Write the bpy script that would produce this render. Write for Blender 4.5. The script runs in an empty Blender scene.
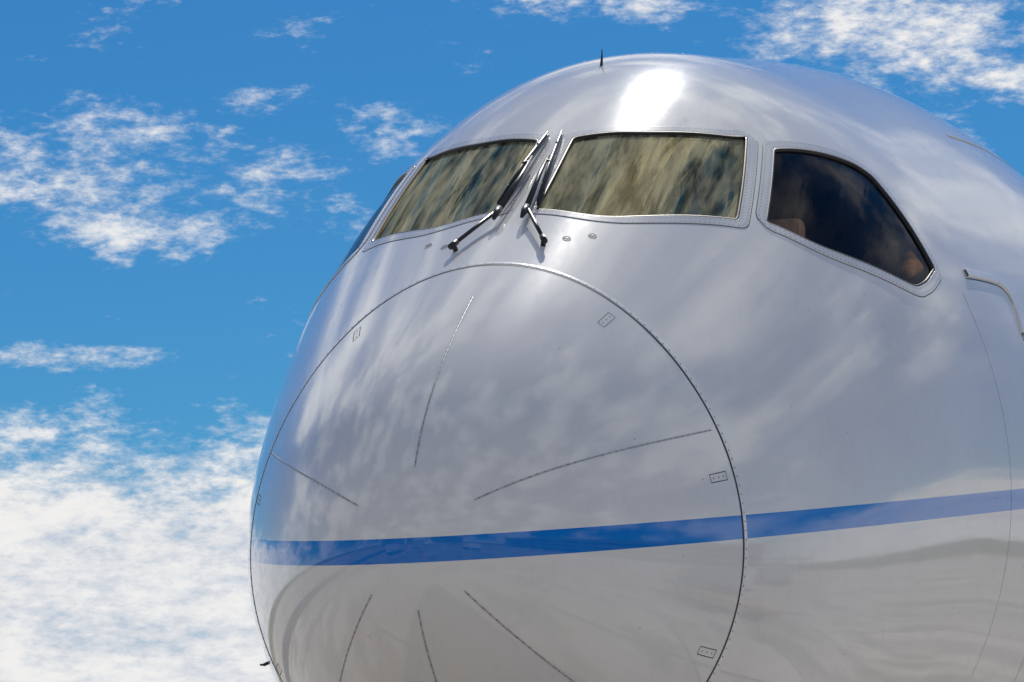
import bpy, bmesh, math, random, numpy as np
from mathutils import Vector, Matrix
np.seterr(all='ignore'); random.seed(3)
Z0=3.75                      # height of the nose tip above the apron
# ---------------------------------------------------------------- fuselage loft
KN=np.array([0,.6,1.5,2.8,4.4,6.4,8.8,12.])
HV=np.array([0,.8196,1.3070,1.8202,2.2971,2.6271,2.9076,2.9706])**2
WV=np.array([0,.7725,1.2167,1.6223,1.9821,2.3845,2.7548,2.8816])**2
ZV=np.array([0,.0391,.1245,.3548,.7203,.8437,.9480,.9214])
def spl(v):
    n=len(KN);h=np.diff(KN);A=np.zeros((n,n));b=np.zeros(n);A[0,0]=1
    for i in range(1,n-1):
        A[i,i-1]=h[i-1];A[i,i]=2*(h[i-1]+h[i]);A[i,i+1]=h[i];b[i]=6*((v[i+1]-v[i])/h[i]-(v[i]-v[i-1])/h[i-1])
    A[-1,-1]=2*h[-1];A[-1,-2]=h[-1];b[-1]=6*(0-(v[-1]-v[-2])/h[-1])
    return np.linalg.solve(A,b)
MH,MW,MZ=spl(HV),spl(WV),spl(ZV)
def ev(v,m,y):
    y=np.clip(y,0,12);i=np.clip(np.searchsorted(KN,y,side='right')-1,0,len(KN)-2);h=(KN[1:]-KN[:-1])[i];a=(KN[i+1]-y)/h;b=(y-KN[i])/h
    return a*v[i]+b*v[i+1]+((a**3-a)*m[i]+(b**3-b)*m[i+1])*h*h/6
def sec(y):
    y=np.asarray(y,float)
    h=np.sqrt(np.maximum(ev(HV,MH,y),1e-10));w=np.sqrt(np.maximum(ev(WV,MW,y),1e-10));z=ev(ZV,MZ,y)
    t=np.clip((y-40)/16.5,0,1);s=np.maximum(1-t**1.7,.02)
    return h*s,w*s,z+1.9*t**1.7
def S(y,a):
    y=np.asarray(y,float);a=np.asarray(a,float)
    h,w,z=sec(y);m=(1-.0129*np.sin(2*a)**2)*(1-.0648*np.sin(a)**2*np.cos(a))
    return np.stack([w*np.sin(a)*m,y+0*a,z+h*np.cos(a)*m+Z0],-1)
def inv(p):
    p=np.asarray(p);h,w,z=sec(np.maximum(p[...,1],1e-4))
    return np.maximum(p[...,1],1e-4),np.arctan2(p[...,0]/w,(p[...,2]-Z0-z)/h)
def N(y,a):
    y=np.maximum(np.asarray(y,float),.004);e=.002
    n=np.cross(S(y,a+e)-S(y,a-e),S(y+e,a)-S(y-e,a));n/=np.linalg.norm(n,axis=-1)[...,None]
    c=S(y,a)-np.stack([0*y,y+.5,sec(y)[2]+Z0],-1)
    return n*np.where((n*c).sum(-1)<0,-1,1)[...,None]
# ---------------------------------------------------------------- helpers
col=bpy.context.scene.collection
def empty(nm):
    o=bpy.data.objects.new(nm,None);col.objects.link(o);return o
def mesh(nm,v,f,mat,parent=None,smooth=True,uv=None):
    me=bpy.data.meshes.new(nm);me.from_pydata([tuple(map(float,p)) for p in v],[],f)
    if uv is not None:
        l=me.uv_layers.new(name='UVMap')
        for lp in me.loops:l.data[lp.index].uv=uv[lp.vertex_index]
    me.materials.append(mat)
    if smooth: me.polygons.foreach_set('use_smooth',[True]*len(me.polygons))
    me.update();o=bpy.data.objects.new(nm,me);col.objects.link(o)
    if parent:o.parent=parent
    return o
def box(nm,c,s,mat,parent=None,bev=.02,rot=None):
    bm=bmesh.new();bmesh.ops.create_cube(bm,size=1);bmesh.ops.scale(bm,vec=s,verts=bm.verts)
    if bev:bmesh.ops.bevel(bm,geom=list(bm.edges),offset=bev,segments=3,affect='EDGES',profile=.6)
    me=bpy.data.meshes.new(nm);bm.to_mesh(me);bm.free();me.materials.append(mat);o=bpy.data.objects.new(nm,me);o.location=c
    if rot:o.rotation_euler=rot
    col.objects.link(o)
    if parent:o.parent=parent
    return o
def tube(pts,rad,k=10,up=None,flat=1.0):
    pts=[Vector(p) for p in pts];v=[];f=[]
    for i,p in enumerate(pts):
        t=(pts[min(i+1,len(pts)-1)]-pts[max(i-1,0)]).normalized();u=Vector(up) if up is not None else Vector((0,0,1))
        s=t.cross(u)
        if s.length<1e-3:s=t.cross(Vector((0,1,0)))
        s.normalize();n=s.cross(t);r=rad[i] if hasattr(rad,'__len__') else rad
        for j in range(k):
            q=2*math.pi*j/k;v.append(p+s*(r*flat*math.cos(q))+n*(r*math.sin(q)))
    for i in range(len(pts)-1):
        for j in range(k):f.append((i*k+j,i*k+(j+1)%k,(i+1)*k+(j+1)%k,(i+1)*k+j))
    f.append(tuple(range(k))[::-1]);f.append(tuple((len(pts)-1)*k+j for j in range(k)));return v,f
def join(parts):
    V=[];F=[]
    for v,f in parts:
        b=len(V);V+=list(v);F+=[tuple(i+b for i in q) for q in f]
    return V,F
class NT:
    def __init__(s,nt):s.t=nt
    def n(s,ty,**k):
        x=s.t.nodes.new(ty)
        for a,b in k.items():setattr(x,a,b)
        return x
    def l(s,a,b):s.t.links.new(a,b)
    def put(s,x,inp):
        if isinstance(x,(int,float,tuple)):inp.default_value=x
        elif x is not None:s.l(x,inp)
    def m(s,op,a,b=None,c=None,clamp=False):
        x=s.n('ShaderNodeMath',operation=op,use_clamp=clamp);s.put(a,x.inputs[0]);s.put(b,x.inputs[1]);s.put(c,x.inputs[2]);return x.outputs[0]
    def ss(s,v,a,b,c=0.,d=1.):
        x=s.n('ShaderNodeMapRange',interpolation_type='SMOOTHSTEP');s.put(v,x.inputs[0])
        for i,q in enumerate((a,b,c,d)):s.put(q,x.inputs[i+1])
        return x.outputs[0]
    def noise(s,vec,sc,det=4,rough=.5,dist=0.):
        x=s.n('ShaderNodeTexNoise');s.put(vec,x.inputs['Vector']);x.inputs['Scale'].default_value=sc;x.inputs['Detail'].default_value=det;x.inputs['Roughness'].default_value=rough;x.inputs['Distortion'].default_value=dist;return x.outputs[0]
    def mix(s,f,a,b,bt='MIX'):
        x=s.n('ShaderNodeMix',data_type='RGBA',blend_type=bt);s.put(f,x.inputs[0]);s.put(a,x.inputs[6]);s.put(b,x.inputs[7]);return x.outputs[2]
    def map(s,vec,sc=(1,1,1),loc=(0,0,0)):
        x=s.n('ShaderNodeMapping');s.l(vec,x.inputs[0]);x.inputs['Scale'].default_value=sc;x.inputs['Location'].default_value=loc;return x.outputs[0]
    def bump(s,h,st,dist):
        x=s.n('ShaderNodeBump');x.inputs['Strength'].default_value=st;x.inputs['Distance'].default_value=dist;s.l(h,x.inputs['Height']);return x.outputs[0]
def mat(nm,c=(.5,.5,.5),rough=.5,metal=0.,coat=0.,var=.12,vs=8.,bump=0.):
    m=bpy.data.materials.new(nm);m.use_nodes=True;g=NT(m.node_tree);p=m.node_tree.nodes['Principled BSDF']
    tc=g.n('ShaderNodeTexCoord').outputs['Object'];nz=g.noise(tc,vs,3,.6)
    a=tuple(max(0,q*(1-var)) for q in c)+(1,);b=tuple(min(1,q*(1+var)) for q in c)+(1,)
    g.l(g.mix(g.ss(nz,.3,.7),a,b),p.inputs['Base Color'])
    p.inputs['Roughness'].default_value=rough
    p.inputs['Metallic'].default_value=metal;p.inputs['Coat Weight'].default_value=coat
    if bump:g.l(g.bump(nz,bump,.01),p.inputs['Normal'])
    return m
# ---------------------------------------------------------------- materials
def paint(nm,base,stripe_on):
    m=bpy.data.materials.new(nm);m.use_nodes=True;g=NT(m.node_tree);p=m.node_tree.nodes['Principled BSDF']
    tc=g.n('ShaderNodeTexCoord').outputs['Object']
    big=g.noise(tc,.9,2,.55);fine=g.noise(g.map(tc,(9,2,3)),3,4,.65)
    white=g.mix(g.ss(big,.3,.7),tuple(x*.94 for x in base)+(1,),base+(1,))
    white=g.mix(g.ss(fine,.5,.85,0,.24),white,(.55,.54,.52,1))
    if stripe_on:
        sx=g.n('ShaderNodeSeparateXYZ');g.l(tc,sx.inputs[0])
        d=g.m('ABSOLUTE',g.m('SUBTRACT',sx.outputs[2],g.m('MULTIPLY_ADD',sx.outputs[1],.1185,Z0-.072)))
        white=g.mix(g.m('LESS_THAN',d,.058),white,g.mix(g.ss(fine,.3,.8),(.0,.17,.60,1),(.0,.195,.66,1)))
    g.l(white,p.inputs['Base Color'])
    p.inputs['Roughness'].default_value=.22;p.inputs['Specular IOR Level'].default_value=.012
    p.inputs['Coat Weight'].default_value=1;p.inputs['Coat IOR'].default_value=1.62
    g.l(g.ss(fine,.3,.7,.03,.095),p.inputs['Coat Roughness'])
    g.l(g.bump(g.noise(g.map(tc,(1,.7,1)),1.8,2,.5),.18,.012),p.inputs['Coat Normal'])
    return m
M_paint=paint('white_gloss_paint',(.80,.785,.765),True)
M_rim=paint('window_surround_paint',(.66,.66,.665),False)
M_rubber=mat('black_rubber',(.012,.012,.013),.5,0,0,.2,30)
M_gap=mat('panel_gap',(.04,.04,.042),.6)
M_line=mat('panel_seam',(.36,.36,.37),.5)
M_strip=mat('diverter_strip_metal',(.45,.45,.46),.4,.2,0,.2,40)
M_rivet=mat('rivet_metal',(.11,.11,.11),.5,.2,0,.2,60)
M_edge=mat('white_edge_paint',(.80,.80,.80),.25,0,.8,.05,10)
M_wiper=mat('wiper_black',(.015,.015,.016),.38,.2,.2,.3,30)
M_dark=mat('flight_deck_lining',(.12,.08,.06),.8,0,0,.45,5)
M_panel=mat('instrument_panel',(.03,.03,.032),.6,0,0,.4,25)
M_seat=mat('seat_sheepskin',(.66,.45,.30),.9,0,0,.35,14,.4)
M_orange=mat('orange_webbing',(.85,.38,.10),.7,0,0,.3,20)
def glass(nm,tint,refl,power,trans,streak,fbase,dif,d0,d1):
    m=bpy.data.materials.new(nm);m.use_nodes=True;g=NT(m.node_tree);t=m.node_tree;t.nodes.clear();o=g.n('ShaderNodeOutputMaterial')
    uv=g.n('ShaderNodeTexCoord').outputs['UV'];st=g.noise(g.map(uv,(6,.7,1)),2.0,3,.55,.3);st2=g.noise(g.map(uv,(5,.8,1),(4,2,0)),2,3,.6,.3)
    gl=g.n('ShaderNodeBsdfGlossy');gl.inputs['Roughness'].default_value=.05
    g.l(g.mix(g.ss(st,.38,.66),tuple(x*(1-.65*streak) for x in tint)+(1,),tint+(1,)),gl.inputs['Color'])
    g.l(g.bump(st,.22*streak+.01,.02),gl.inputs['Normal'])
    tr=g.n('ShaderNodeBsdfTransparent');tr.inputs['Color'].default_value=trans+(1,)
    fr=g.n('ShaderNodeFresnel');fr.inputs[0].default_value=1.5
    fac=g.m('ADD',g.m('MULTIPLY',g.m('POWER',fr.outputs[0],power),refl),fbase,clamp=True)
    mx=g.n('ShaderNodeMixShader');g.l(fac,mx.inputs[0]);g.l(tr.outputs[0],mx.inputs[1]);g.l(gl.outputs[0],mx.inputs[2])
    df=g.n('ShaderNodeBsdfDiffuse');df.inputs[0].default_value=dif+(1,)
    mx2=g.n('ShaderNodeMixShader');g.l(g.ss(st2,.35,.68,d0,d1),mx2.inputs[0]);g.l(mx.outputs[0],mx2.inputs[1]);g.l(df.outputs[0],mx2.inputs[2])
    g.l(mx2.outputs[0],o.inputs[0]);return m
M_wglass=glass('gold_film_windshield',(.84,.72,.40),.7,1.,(.45,.4,.28),1.,.44,(.66,.59,.37),.0,.50)  # tint streaks paint reflections, pale diffuse bands paint sun scatter on the film
M_sglass=glass('tinted_side_glass',(.95,.92,.9),.9,1.5,(.9,.8,.7),.2,.0,(.3,.22,.16),.0,.03)
# ---------------------------------------------------------------- airliner
plane=empty('airliner')
def cr(P,n=12):
    P=[np.array(p,float) for p in P];out=[]
    if len(P)==2:return [P[0]+(P[1]-P[0])*i/n for i in range(n)]
    Q=[2*P[0]-P[1]]+P+[2*P[-1]-P[-2]]
    for i in range(1,len(Q)-2):
        for k in range(n):
            t=k/n;p0,p1,p2,p3=Q[i-1:i+3]
            out.append(.5*((2*p1)+(-p0+p2)*t+(2*p0-5*p1+4*p2-p3)*t*t+(-p0+3*p1-3*p2+p3)*t**3))
    return out
def closed(edges,sig=.022,n=200):
    pts=np.array(sum([cr(e,20) for e in edges],[]))
    X=S(pts[:,0],pts[:,1]);d=np.linalg.norm(np.roll(X,-1,0)-X,axis=1);L=np.concatenate([[0],np.cumsum(d)])
    s=np.linspace(0,L[-1],n,endpoint=False);q=np.stack([np.interp(s,L,np.append(pts[:,k],pts[0,k])) for k in (0,1)],-1)
    ds=L[-1]/n;kk=np.arange(-20,21);w=np.exp(-.5*(kk*ds/sig)**2);w/=w.sum()
    return sum(w[i]*np.roll(q,-kk[i],0) for i in range(len(kk)))
TI,TO,BO,BI=(3.20,.053),(3.94,.516),(3.06,.662),(2.27,.062)
ws=closed([[TI,(3.30,.15),(3.45,.285),(3.77,.457),TO],[TO,BO],[BO,(2.52,.42),(2.31,.27),BI],[BI,TI]])
sw=closed([[(4.02,.596),(4.27,.643),(4.74,.742),(4.89,.80)],[(4.89,.80),(4.88,.92),(4.84,1.10)],[(4.84,1.10),(4.54,1.130),(4.28,1.108),(3.63,.921),(3.26,.730)],[(3.26,.730),(4.02,.596)]],.022)
def mir(q):return np.stack([q[:,0],-q[:,1]],-1)[::-1]
def frame(q,closed_=True):
    P=S(q[:,0],q[:,1]);n=N(q[:,0],q[:,1])
    if closed_:t=np.roll(P,-1,0)-np.roll(P,1,0)
    else:t=np.gradient(P,axis=0)
    t/=np.linalg.norm(t,axis=1)[:,None];o=np.cross(n,t);o/=np.linalg.norm(o,axis=1)[:,None]
    if closed_ and ((P-P.mean(0))*o).sum()<0:o=-o
    return P,n,o
def offs(q,d,h,closed_=True):
    P,n,o=frame(q,closed_);y,a=inv(P+o*d);return S(y,a)+N(y,a)*h,y,a
def sweep(q,prof,closed_=True):
    rows=[offs(q,d,h,closed_)[0] for d,h in prof];n=len(q);V=np.concatenate(rows);F=[]
    for i in range(len(prof)-1):
        for j in range(n if closed_ else n-1):F.append((i*n+j,i*n+(j+1)%n,(i+1)*n+(j+1)%n,(i+1)*n+j))
    return V,F
rivets=[]
def rivet(y,a,r=.0045,h=.003,k=6):
    P=S(y,a);n=N(y,a);u=np.cross(n,[0,1,.01]);u/=np.linalg.norm(u);w=np.cross(n,u)
    b=P+n*h;v=[b+n*.0012]+[b+(u*math.cos(2*math.pi*j/k)+w*math.sin(2*math.pi*j/k))*r for j in range(k)]
    rivets.append((v,[(0,j+1,(j+1)%k+1) for j in range(k)]))
def rivet_line(q,d,step,r,h,closed_=True):
    X,y,a=offs(q,d,0,closed_)
    if closed_:X=np.vstack([X,X[:1]]);y=np.append(y,y[0]);a=np.append(a,a[0])
    L=np.concatenate([[0],np.cumsum(np.linalg.norm(np.diff(X,axis=0),axis=1))])
    for s in np.arange(step/2,L[-1],step):rivet(float(np.interp(s,L,y)),float(np.interp(s,L,a)),r,h)
def inside(poly,y,a):
    r=np.zeros(y.shape,bool);n=len(poly);j=n-1
    for i in range(n):
        yi,ai=poly[i];yj,aj=poly[j]
        c=((ai>a)!=(aj>a))&(y<(yj-yi)*(a-ai)/(aj-ai+1e-12)+yi);r^=c;j=i
    return r
wins=[('windshield',ws,M_wglass),('windshield',mir(ws),M_wglass),('side_window',sw,M_sglass),('side_window',mir(sw),M_sglass)]
cut=[np.stack(offs(q,.035,0)[1:],-1) for _,q,_ in wins]
def shell(ys,aa,off,cuts):
    YY,AA=np.meshgrid(ys,aa,indexing='ij');V=S(YY,AA)
    if off:V=V+N(YY,AA)*off
    cy=(YY[:-1,:-1]+YY[1:,1:])/2;ca=(AA[:-1,:-1]+AA[1:,1:])/2;k=np.ones(cy.shape,bool)
    for c in cuts:k&=~inside(c,cy,ca)
    n2=len(aa);I,J=np.nonzero(k);F=np.stack([I*n2+J,(I+1)*n2+J,(I+1)*n2+J+1,I*n2+J+1],-1)
    return V.reshape(-1,3),[tuple(map(int,x)) for x in F]
ys=np.concatenate([np.linspace(0,.8**.5,60)**2,np.arange(.825,6,.022),np.linspace(6.03,14,100),np.linspace(15,40,14),np.linspace(41,56.5,24)])
aa=np.linspace(-math.pi,math.pi,481)
V,F=shell(ys,aa,0,cut)
hull=mesh('fuselage',V,F,M_paint,plane)
bm=bmesh.new();bm.from_mesh(hull.data);bmesh.ops.remove_doubles(bm,verts=bm.verts,dist=2e-4);bmesh.ops.recalc_face_normals(bm,faces=bm.faces);bm.to_mesh(hull.data);bm.free()
# flight deck behind the glass
deck=empty('flight_deck');deck.parent=plane
V,F=shell(np.arange(1.9,6.0,.03),np.linspace(-1.75,1.75,160),-.13,[np.stack(offs(q,.03,0)[1:],-1) for _,q,_ in wins])
mesh('deck_lining',V,F,M_dark,deck)
aq=np.linspace(-math.pi,math.pi,60,endpoint=False);V=S(5.95+0*aq,aq)-N(5.95+0*aq,aq)*.14;V[:,1]=5.95
mesh('deck_bulkhead',V,[tuple(range(60))],M_dark,deck,False)
V=[];fy=np.linspace(1.9,5.94,12)
for y_ in fy:
    h,w_,z=sec(y_);hw=w_*math.sqrt(max(.02,1-((.45-z)/h)**2))-.16;V+=[(-hw,y_,Z0+.45),(hw,y_,Z0+.45)]
mesh('deck_floor',V,[(2*i,2*i+1,2*i+3,2*i+2) for i in range(11)],M_panel,deck,False)
box('glareshield',(0,2.75,Z0+1.12),(1.7,.7,.10),M_panel,deck,.04,(math.radians(8),0,0))
box('instrument_panel',(0,3.0,Z0+.85),(1.6,.1,.5),M_panel,deck,.03)
box('overhead_panel',(0,4.3,Z0+2.42),(.7,.9,.08),M_panel,deck,.03,(math.radians(12),0,0))
for sx in (-1,1):
    st=empty('pilot_seat');st.parent=deck;st.location=(sx*.95,4.22,Z0+.72)
    box('seat_cushion',(0,0,.45),(.5,.5,.14),M_seat,st,.05);box('seat_back',(0,.28,.85),(.5,.14,.75),M_seat,st,.06,(math.radians(-8),0,0))
    box('seat_headrest',(0,.36,1.30),(.3,.12,.2),M_seat,st,.05);box('seat_base',(0,0,.1),(.3,.4,.6),M_panel,st,.03)
    box('seat_harness',(0,.2,.95),(.05,.02,.6),M_orange,st,.005,(math.radians(-8),0,0))
    box('window_side_console',(sx*1.3,4.6,Z0+1.05),(.3,1.2,.2),M_seat,deck,.05)
    # stowed webbing just inside the aft corner of the side window
    q=[Vector(S(y_,sx*a_)-N(y_,sx*a_)*.07) for y_,a_ in ((4.58,1.085),(4.68,1.07),(4.76,1.075),(4.80,1.03))]
    mesh('stowed_webbing',*tube(q,[.03,.05,.045,.02],12),M_orange,deck)
for nm,q,mg in wins:
    we=empty(nm);we.parent=plane
    c=q.mean(0);n=len(q);V=[];UV=[];F=[];R=14
    for r in range(R+1):
        s=(1-r/R*.999)
        z=c+(q-c)*s;z3=S(z[:,0],z[:,1])-N(z[:,0],z[:,1])*.014;V.append(z3);UV+=[(float(p[0]),float(p[1])) for p in z3]
    for i in range(R):
        for j in range(n):F.append((i*n+j,i*n+(j+1)%n,(i+1)*n+(j+1)%n,(i+1)*n+j))
    VV=np.concatenate(V);f0=F[0];fn=np.cross(VV[f0[1]]-VV[f0[0]],VV[f0[3]]-VV[f0[0]])
    if (fn*N(q[0,0],q[0,1])).sum()<0:F=[f_[::-1] for f_ in F]      # glass normals face outwards
    mesh('glass_pane',VV,F,mg,we,True,UV)
    side=nm=='side_window';hh=.0045 if side else .0035
    mesh('seal',*sweep(q,[(-.010,-.02),(-.010,.001),(-.009,.0015),(-.003,hh-.001),(.002,hh-.001),(.003,-.004)]),M_rubber,we)
    mesh('surround',*sweep(q,[(.003,-.004),(.0035,hh-.0005),(.0045,hh),(.006,hh),(.02,hh),(.045,hh),(.0625,hh),(.064,hh),(.065,hh-.0008),(.0655,0.0003)]),M_rim,we)
    mesh('surround_gap',*sweep(q,[(.065,.0010),(.0675,.0014),(.070,.0010)]),M_gap,we)
    rivet_line(q,.016,.036,.0045,hh+.0001);rivet_line(q,.050,.036,.0045,hh+.0001)
# radome seam
a=np.linspace(-math.pi,math.pi,400,endpoint=False);y=np.full_like(a,1.597-.0141*.3)
seam=np.stack([y,a],-1)
rad=empty('radome_joint');rad.parent=plane
mesh('joint_gap',*sweep(seam,[(-.007,.001),(0,.002),(.007,.001)]),M_gap,rad)
mesh('joint_land',*sweep(seam,[(.007,.0012),(.008,.0030),(.010,.0032),(.030,.0032),(.032,.0030),(.033,.0006)]),M_edge,rad)
rivet_line(seam,.020,.045,.0050,.0034)
def line(q,w,h,m,nm,par,n=14):
    q=np.array([x for x in cr(q,n)]+[q[-1]])
    return mesh(nm,*sweep(q,[(-w/2,.0004),(-w/2*.85,h),(-w/2*.7,h),(w/2*.7,h),(w/2*.85,h),(w/2,.0004)],False),m,par),q
for sgn in (1,-1):
    for pts in [[(.105,1.100),(.4,1.125),(.75,1.152),(1.54,1.203)],[(.11,2.42),(.5,2.425),(.8,2.43),(1.45,2.45)]]:
        o,q=line([(y0,sgn*a0) for y0,a0 in pts],.009,.0025,M_strip,'diverter_strip',rad);rivet_line(q,0,.05,.0036,.0028,False)
    for yy_,a_ in [(1.43,.582),(1.46,1.387),(1.47,2.059)]:
        l=empty('latch_panel');l.parent=plane
        yb,ab=yy_,sgn*a_
        w_=float(np.linalg.norm(S(yb,ab+.01)-S(yb,ab-.01)))/.02;h_=float(np.linalg.norm(S(yb+.01,ab)-S(yb-.01,ab)))/.02
        cs=[(yb+.075/h_*sy,ab+.021/w_*sa) for sy,sa in ((1,1),(1,-1),(-1,-1),(-1,1))]
        for i in range(4):
            p0,p1=cs[i],cs[(i+1)%4];q=np.array([[p0[0]+(p1[0]-p0[0])*t,p0[1]+(p1[1]-p0[1])*t] for t in np.linspace(0,1,6)])
            mesh('latch_edge',*sweep(q,[(-.0022,.0008),(0,.0013),(.0022,.0008)],False),M_gap,l)
        for t in (-.6,0,.6):rivet(yb+.075/h_*t,ab,.005,.001)
for a_ ,y0,y1 in ((.012,.09,1.23),(math.pi-.0001,.107,.42)):
    q=np.array([[t,a_] for t in np.linspace(y0,y1,24)]);mesh('diverter_strip',*sweep(q,[(-.0045,.0004),(-.0035,.0025),(.0035,.0025),(.0045,.0004)],False),M_strip,rad);rivet_line(q,0,.05,.0036,.0028,False)
for q,w,m in [([(5.34,1.114),(5.65,1.119),(5.94,1.131),(6.01,1.176),(5.91,1.27)],.05,M_edge),([(7.81,.623),(8.2,.638),(8.64,.655),(9.4,.69)],.035,M_gap),
              ([(5.1,1.17),(5.1,1.35),(5.12,1.7),(5.12,2.1)],.003,M_line),([(5.9,1.29),(5.85,1.5),(5.85,1.9),(5.87,2.2)],.004,M_line)]:
    for s in (1,-1):
        line([(y_,s*a_) for y_,a_ in q],w,.014 if m is M_edge else .001,m,'painted_edge_shadow',plane)
        if m is M_edge:line([(y_-.03,s*(a_+.015)) for y_,a_ in q],.008,.0015,M_gap,'painted_edge_shadow',plane)  # thin dark line paints the shadow beside the raised edge
for y_,a_ in [(1.99,.234),(1.97,-.229),(2.10,.31),(2.10,-.31)]:
    yb,ab=y_,a_;P=S(yb,ab);n=N(yb,ab);u=np.cross(n,[0,1,0]);u/=np.linalg.norm(u);w=np.cross(n,u)
    ring=[P+n*.003+(u*math.cos(t)+w*math.sin(t))*.02 for t in np.linspace(0,2*math.pi,20,endpoint=False)]
    v,f=tube(ring+[ring[0]],.002,5);mesh('washer_port',v,f,M_line,plane);rivet(yb,ab,.006,.002)
for _ in range(110):
    rivet(random.uniform(.9,5.8),random.uniform(-2.3,2.3),.0036,.0005)
V,F=join(rivets);mesh('rivets',V,F,M_rivet,plane)
# wipers
def W(y,a,h):
    return Vector(S(y,a)+N(y,a)*h)
for s in (-1,1):
    w=empty('windshield_wiper');w.parent=plane
    up=tuple(N(2.5,0.))
    sh=W(1.86,s*.17,0);sh1=W(1.86,s*.17,.035);el=W(2.20,s*.048,.045)
    v,f=join([tube([sh,sh1],[.014,.012],12),tube([sh1,el],[.010,.011],10),tube([sh1-(el-sh1)*.07,sh1+(el-sh1)*.07],[.016,.016],12)])
    mesh('wiper_link',v,f,M_wiper,w)
    top=W(3.15,s*.016,.04);mid=W(2.62,s*.030,.05);k0=W(2.08,s*.05,.045)
    v,f=join([tube([k0,W(2.15,s*.049,.05),el],[.010,.019,.019],10,up),tube([el,mid,W(2.85,s*.026,.05)],[.017,.012,.008],10,up)])
    mesh('wiper_arm',v,f,M_wiper,w)
    a0=W(2.30,s*.070,.018);a1=W(3.20,s*.022,.018);am=(a0+a1)/2+Vector(up)*.01
    v,f=join([tube([a0,am,a1],[.010,.012,.010],8,up,.8),tube([a0+Vector(up)*.02,am+Vector(up)*.025,a1+Vector(up)*.02],[.006,.009,.006],8,up)]+
             [tube([am+(a1-a0)*t,am+(a1-a0)*t+Vector(up)*.028],.005,6) for t in (-.3,-.1,.1,.3)]+[tube([am+Vector(up)*.03,W(2.8,s*.026,.05)],.007,6)])
    mesh('wiper_blade',v,f,M_wiper,w)
# antenna, probe
P=W(4.5,-.01,0);mesh('crown_antenna',*tube([P,P+Vector((0,.02,.05)),P+Vector((0,.03,.10))],[.009,.006,.003],8),M_wiper,plane)
P=W(2.15,-1.98,0);n=Vector(N(2.15,-1.98));mesh('pitot_probe',*join([tube([P,P+n*.025],[.009,.007],8),tube([P+n*.025+Vector((0,.03,0)),P+n*.028-Vector((0,.04,0))],[.006,.005],8)]),M_wiper,plane)
# nose landing gear (below the frame)
M_tire=mat('tyre_rubber',(.02,.02,.02),.8);M_steel=mat('gear_steel',(.5,.5,.5),.35,.8)
def wheel(c,r,w,ax=0):
    V=[];F=[];k=32;pr=[(-w/2*.8,r*.45),(-w/2,r*.6),(-w/2,r*.85),(-w/2*.7,r),(w/2*.7,r),(w/2,r*.85),(w/2,r*.6),(w/2*.8,r*.45)]
    for x,q in pr:
        for j in range(k):
            t=2*math.pi*j/k;V.append((c[0]+x,c[1]+q*math.cos(t),c[2]+q*math.sin(t)) if ax==0 else (c[0]+q*math.cos(t),c[1]+x,c[2]+q*math.sin(t)))
    for i in range(len(pr)-1):
        for j in range(k):F.append((i*k+j,i*k+(j+1)%k,(i+1)*k+(j+1)%k,(i+1)*k+j))
    F+=[tuple(range(k)),tuple(7*k+j for j in range(k))];return V,F
ng=empty('nose_gear');ng.parent=plane
mesh('nose_wheels',*join([wheel((-.36,6.0,.51),.51,.4),wheel((.36,6.0,.51),.51,.4)]),M_tire,ng)
mesh('nose_strut',*join([tube([(0,6,.51),(0,5.95,1.3),(0,5.9,2.3)],[.08,.1,.14],14),tube([(-.5,6,.51),(.5,6,.51)],.06,10),tube([(0,5.95,1.3),(0,7.4,2.3)],.05,8)]),M_steel,ng)
for s in (-1,1):
    box('gear_door',(s*.45,6.2,1.5),(.04,1.6,.75),M_paint,ng,.01)
# ---------------------------------------------------------------- surroundings (seen in the reflections)
def ground(nm,size,z,fn):
    m=bpy.data.materials.new(nm+'_surface');m.use_nodes=True;fn(NT(m.node_tree),m.node_tree.nodes['Principled BSDF'])
    return mesh(nm,[(-size,-size,z),(size,-size,z),(size,size,z),(-size,size,z)],[(0,1,2,3)],m,None,False)
def gr(g,p):
    tc=g.n('ShaderNodeTexCoord').outputs['Object'];g.l(g.mix(g.ss(g.noise(tc,.02,3,.6),.35,.65),(.05,.08,.02,1),(.14,.12,.05,1)),p.inputs['Base Color']);p.inputs['Roughness'].default_value=.95
def con(g,p):
    tc=g.n('ShaderNodeTexCoord').outputs['Object'];br=g.n('ShaderNodeTexBrick');g.l(tc,br.inputs['Vector']);br.offset=0
    for k,v in (('Scale',1.),('Mortar Size',.07),('Brick Width',6.),('Row Height',6.)):br.inputs[k].default_value=v
    br.inputs['Color1'].default_value=(.54,.50,.44,1);br.inputs['Color2'].default_value=(.38,.35,.31,1);br.inputs['Mortar'].default_value=(.05,.05,.05,1)
    st=g.mix(g.ss(g.noise(tc,.35,3,.65),.45,.62,0,.75),br.outputs[0],(.17,.15,.13,1));g.l(st,p.inputs['Base Color']);p.inputs['Roughness'].default_value=.85
ground('grass',4000,0,gr);
ap=ground('apron',1,.004,con);
for v,(x,y) in zip(ap.data.vertices,[(-160,-130),(160,-130),(160,130),(-160,130)]):v.co.x=x;v.co.y=y
M_pnt=mat('yellow_line_paint',(.65,.42,.03),.6);M_pw=mat('white_line_paint',(.75,.75,.73),.6);M_asp=mat('asphalt',(.05,.05,.052),.9,0,0,.3,.6)
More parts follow.
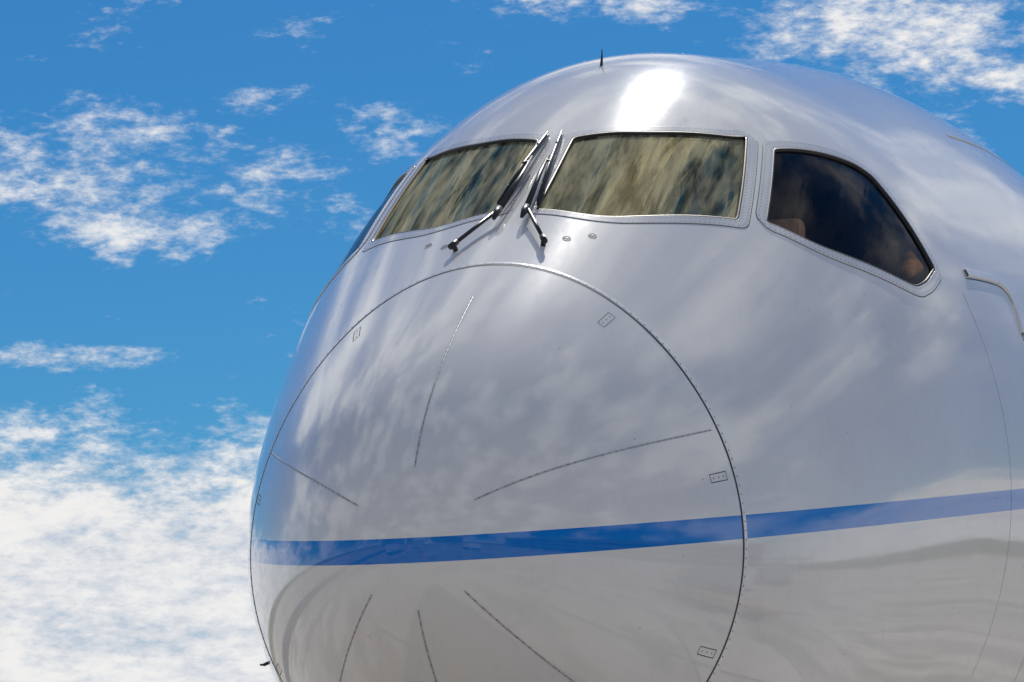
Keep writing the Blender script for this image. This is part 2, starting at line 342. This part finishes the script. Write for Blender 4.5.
def strip(nm,pts,w,m,z=.008):
    V=[];F=[];P=[Vector((x,y,0)) for x,y in pts]
    for i,p in enumerate(P):
        t=(P[min(i+1,len(P)-1)]-P[max(i-1,0)]).normalized();n=Vector((-t.y,t.x,0))*w/2;V+=[(p.x-n.x,p.y-n.y,z),(p.x+n.x,p.y+n.y,z)]
    for i in range(len(P)-1):F.append((2*i,2*i+1,2*i+3,2*i+2))
    mesh(nm,V,F,m,None,False)
strip('lead_in_line',[(0,40),(0,0),(0,-25),(-3,-38),(-12,-50),(-30,-60),(-80,-66)],.3,M_pnt,.012)  # markings and dark asphalt strips added out of view for contrast in reflections
strip('stand_boundary_line',[(-14,50),(-14,-12),(-6,-20),(26,-24)],.25,M_pw,.016)
strip('added_asphalt_strip',[(-160,-58),(160,-58)],9,M_asp)
strip('added_asphalt_strip',[(-24,-50),(-24,130)],8,M_asp)
M_wall=mat('corrugated_wall',(.42,.43,.45),.6,.1,0,.1,.5);M_door=mat('hangar_door',(.10,.12,.15),.4,.2,0,.3,.4);M_roof=mat('roof_sheet',(.25,.25,.26),.6);M_win=mat('window_band',(.03,.04,.05),.1)
def hangar(x,y,w,d,h):
    e=empty('hangar');e.location=(x,y,0)
    box('walls',(0,0,h/2),(w,d,h),M_wall,e,0)
    n=14;V=[];F=[]
    for i in range(n+1):
        t=i/n;zz=h+math.sin(t*math.pi)*h*.28;xx=-w/2-1+(w+2)*t;V+=[(xx,-d/2-1,zz),(xx,d/2+1,zz)]
    for i in range(n):F.append((2*i,2*i+2,2*i+3,2*i+1))
    F.append(tuple(2*i+1 for i in range(n+1)));F.append(tuple(2*i for i in range(n+1)));mesh('roof',V,F,M_roof,e)
    k=6
    for i in range(k):
        box('door_leaf',(-w*.42+w*.84*(i+.5)/k,d/2+.15+.12*(i%2),h*.42),(w*.84/k-.1,.1,h*.8),M_door,e,0);box('door_glazing',(-w*.42+w*.84*(i+.5)/k,d/2+.36,h*.6),(w*.84/k-1.2,.05,1.4),M_win,e,0)
hangar(-55,-95,60,40,13);hangar(35,-105,60,40,14)
tb=empty('terminal_building');tb.location=(110,20,0)
box('walls',(0,0,6),(30,130,12),M_wall,tb,0)
for i in range(3):box('window_band',(-15.06,0,2.5+3.6*i),(.08,126,1.8),M_win,tb,0)
box('parapet',(0,0,12.3),(31,131,.6),M_roof,tb,0)
M_ylw=mat('yellow_vehicle_paint',(.70,.45,.05),.35,0,.5);M_wht=mat('white_vehicle_paint',(.7,.7,.7),.35,0,.5)
def truck(x,y,rz):
    e=empty('added_service_truck');e.location=(x,y,0);e.rotation_euler=(0,0,rz)
    box('chassis',(0,0,.75),(2.2,7,.3),M_panel,e,.03);box('cargo_body',(0,.9,2.05),(2.4,4.8,2.2),M_wht,e,.06)
    box('cab',(0,-2.6,1.65),(2.2,1.7,1.6),M_ylw,e,.15);box('cab_glass',(0,-3.42,2.0),(1.9,.1,.65),M_win,e,.02)
    mesh('wheels',*join([wheel((sx*1.0,yy,.5),.5,.3) for sx in (-1,1) for yy in (-2.5,1.2,2.5)]),M_tire,e)
def stairs(x,y,rz):
    e=empty('added_passenger_stairs');e.location=(x,y,0);e.rotation_euler=(0,0,rz)
    box('base',(0,0,.7),(2.3,6.5,.3),M_ylw,e,.03)
    for i in range(16):box('step',(0,-3+i*.3,.95+i*.19),(1.5,.32,.04),M_steel,e,.005)
    box('platform',(0,2.5,3.95),(2.1,1.8,.1),M_steel,e,.01)
    for sx in (-1,1):
        v,f=join([tube([(sx*.85,-3.1,1.9),(sx*.85,1.7,5.0),(sx*.95,3.3,5.0)],.035,8)]+[tube([(sx*.85,-3+i*.9,.9+i*.57),(sx*.85,-3+i*.9,1.95+i*.58)],.025,6) for i in range(6)]+[tube([(sx*.8,.5+q,.8),(sx*.8,.5+q,3.4+.3*q)],.05,8) for q in (0,1.6)])
        mesh('handrail',v,f,M_wht,e)
    mesh('wheels',*join([wheel((sx*1.0,yy,.45),.45,.28) for sx in (-1,1) for yy in (-2.3,2.3)]),M_tire,e)
stairs(15,12,.6);truck(24,17,1.2);truck(-11,-17,.5);stairs(-5,-27,2.4);truck(20,-22,-.8);truck(36,34,.2);truck(3,-36,1.4);stairs(-15,-4,.3)  # unseen vehicles and stairs, added to give the hull reflections some structure
def cone(x,y):
    v=[];f=[];k=16;pr=[(0,.2),(.03,.2),(.035,.13),(.6,.025),(.62,0.001)]
    for z,r in pr:
        for j in range(k):v.append((x+r*math.cos(2*math.pi*j/k),y+r*math.sin(2*math.pi*j/k),z+.012))
    for i in range(4):
        for j in range(k):f.append((i*k+j,i*k+(j+1)%k,(i+1)*k+(j+1)%k,(i+1)*k+j))
    mesh('added_traffic_cone',v,f,M_orange)
for x,y in ((-2.5,-3),(3,-3.2),(-4,1),(4.5,1.5)):cone(x,y)  # unseen cones, added for the lower hull reflections
# ---------------------------------------------------------------- sky
w=bpy.data.worlds.new('sky');bpy.context.scene.world=w;w.use_nodes=True;t=w.node_tree;t.nodes.clear();g=NT(t)
SUN=Vector((-.050,.710,.702)).normalized()
sky=g.n('ShaderNodeTexSky',sky_type='NISHITA');sky.sun_disc=False;sky.sun_elevation=math.asin(SUN.z);sky.sun_rotation=math.atan2(SUN.x,SUN.y);sky.air_density=1.;sky.dust_density=.2;sky.ozone_density=3.
tc=g.n('ShaderNodeTexCoord').outputs['Generated'];s3=g.n('ShaderNodeSeparateXYZ');g.l(tc,s3.inputs[0]);X,Y,Z=s3.outputs
az=g.m('MULTIPLY',g.m('ARCTAN2',X,Y),57.2958);el=g.m('MULTIPLY',g.m('ARCSINE',Z),57.2958)
def blob(a,e,ra,re,amp):
    d=g.m('ADD',g.m('POWER',g.m('ABSOLUTE',g.m('DIVIDE',g.m('SUBTRACT',az,a),ra)),2.),g.m('POWER',g.m('ABSOLUTE',g.m('DIVIDE',g.m('SUBTRACT',el,e),re)),2.))
    return g.m('MULTIPLY',g.m('SUBTRACT',1.,d,clamp=True),amp)
cov=g.ss(el,7.9,5.0,0.,.50)
for b in [(-18.4,10.1,3.2,1.3,.24),(-19.6,7.75,2.0,.26,.26),(-8.2,11.6,4.2,1.5,.26),(-14.9,10.6,.8,.5,.16),(-12.4,12.3,2.0,.45,.18),(-16.7,11.1,.9,.3,.14)]:cov=g.m('ADD',cov,blob(*b))
n1=g.noise(g.map(tc,(1,1,2.5)),40,6,.66);n3=g.noise(g.map(tc,(1,1,2.2)),230,3,.65);n2=g.noise(g.map(tc,(1,1,1.6),(3,1,2)),4.2,5,.62)
loc=g.m('MULTIPLY',g.ss(el,18.,14.),g.ss(Y,.6,.8))
nn=g.m('MULTIPLY_ADD',g.m('SUBTRACT',n3,.5),.36,n1)
dl=g.ss(g.m('ADD',nn,cov),.58,.96)
dg=g.ss(n2,.42,.64,0.,.92)
dens=g.m('ADD',g.m('MULTIPLY',dl,loc),g.m('MULTIPLY',dg,g.m('SUBTRACT',1.,loc)),clamp=True)
dens=g.m('MAXIMUM',dens,g.ss(el,4.5,-1,0,.8))
hs=g.n('ShaderNodeHueSaturation');g.l(sky.outputs[0],hs.inputs['Color']);hs.inputs['Saturation'].default_value=1.25;hs.inputs['Value'].default_value=.9
b1=g.n('ShaderNodeBackground');g.l(g.mix(1.,hs.outputs[0],(.30,.78,1.10,1),'MULTIPLY'),b1.inputs[0]);b1.inputs[1].default_value=.063
b2=g.n('ShaderNodeBackground');g.l(g.mix(g.ss(nn,.34,.66),(.64,.70,.79,1),(.97,.96,.95,1)),b2.inputs[0])
g.l(g.m('MULTIPLY_ADD',loc,-.18,1.08),b2.inputs[1])
mx=g.n('ShaderNodeMixShader');g.l(dens,mx.inputs[0]);g.l(b1.outputs[0],mx.inputs[1]);g.l(b2.outputs[0],mx.inputs[2]);o=g.n('ShaderNodeOutputWorld');g.l(mx.outputs[0],o.inputs[0])
w.cycles.sampling_method='MANUAL';w.cycles.sample_map_resolution=512
l=bpy.data.lights.new('sun','SUN');l.energy=3.7;l.angle=math.radians(.5);l.color=(1,.95,.87);lo=bpy.data.objects.new('sun',l);col.objects.link(lo);lo.rotation_euler=SUN.to_track_quat('Z','Y').to_euler();lo.location=(0,40,40)
# ---------------------------------------------------------------- camera
yaw,pit,rol,fl=-.2357,.1371,-.0243,math.exp(8.3888)
Fv=np.array([math.sin(yaw)*math.cos(pit),math.cos(yaw)*math.cos(pit),math.sin(pit)]);R=np.cross(Fv,[0,0,1]);R/=np.linalg.norm(R);U=np.cross(R,Fv)
R,U=math.cos(rol)*R+math.sin(rol)*U,-math.sin(rol)*R+math.cos(rol)*U
cd=bpy.data.cameras.new('camera');co=bpy.data.objects.new('camera',cd);col.objects.link(co)
co.matrix_world=Matrix(((R[0],U[0],-Fv[0],5.1711),(R[1],U[1],-Fv[1],-19.4467),(R[2],U[2],-Fv[2],Z0-1.8891),(0,0,0,1)))
cd.sensor_width=36;cd.lens=fl*36/1024;cd.clip_end=12000;bpy.context.scene.camera=co
vs=bpy.context.scene.view_settings;vs.view_transform='Standard';vs.look='None';vs.exposure=0
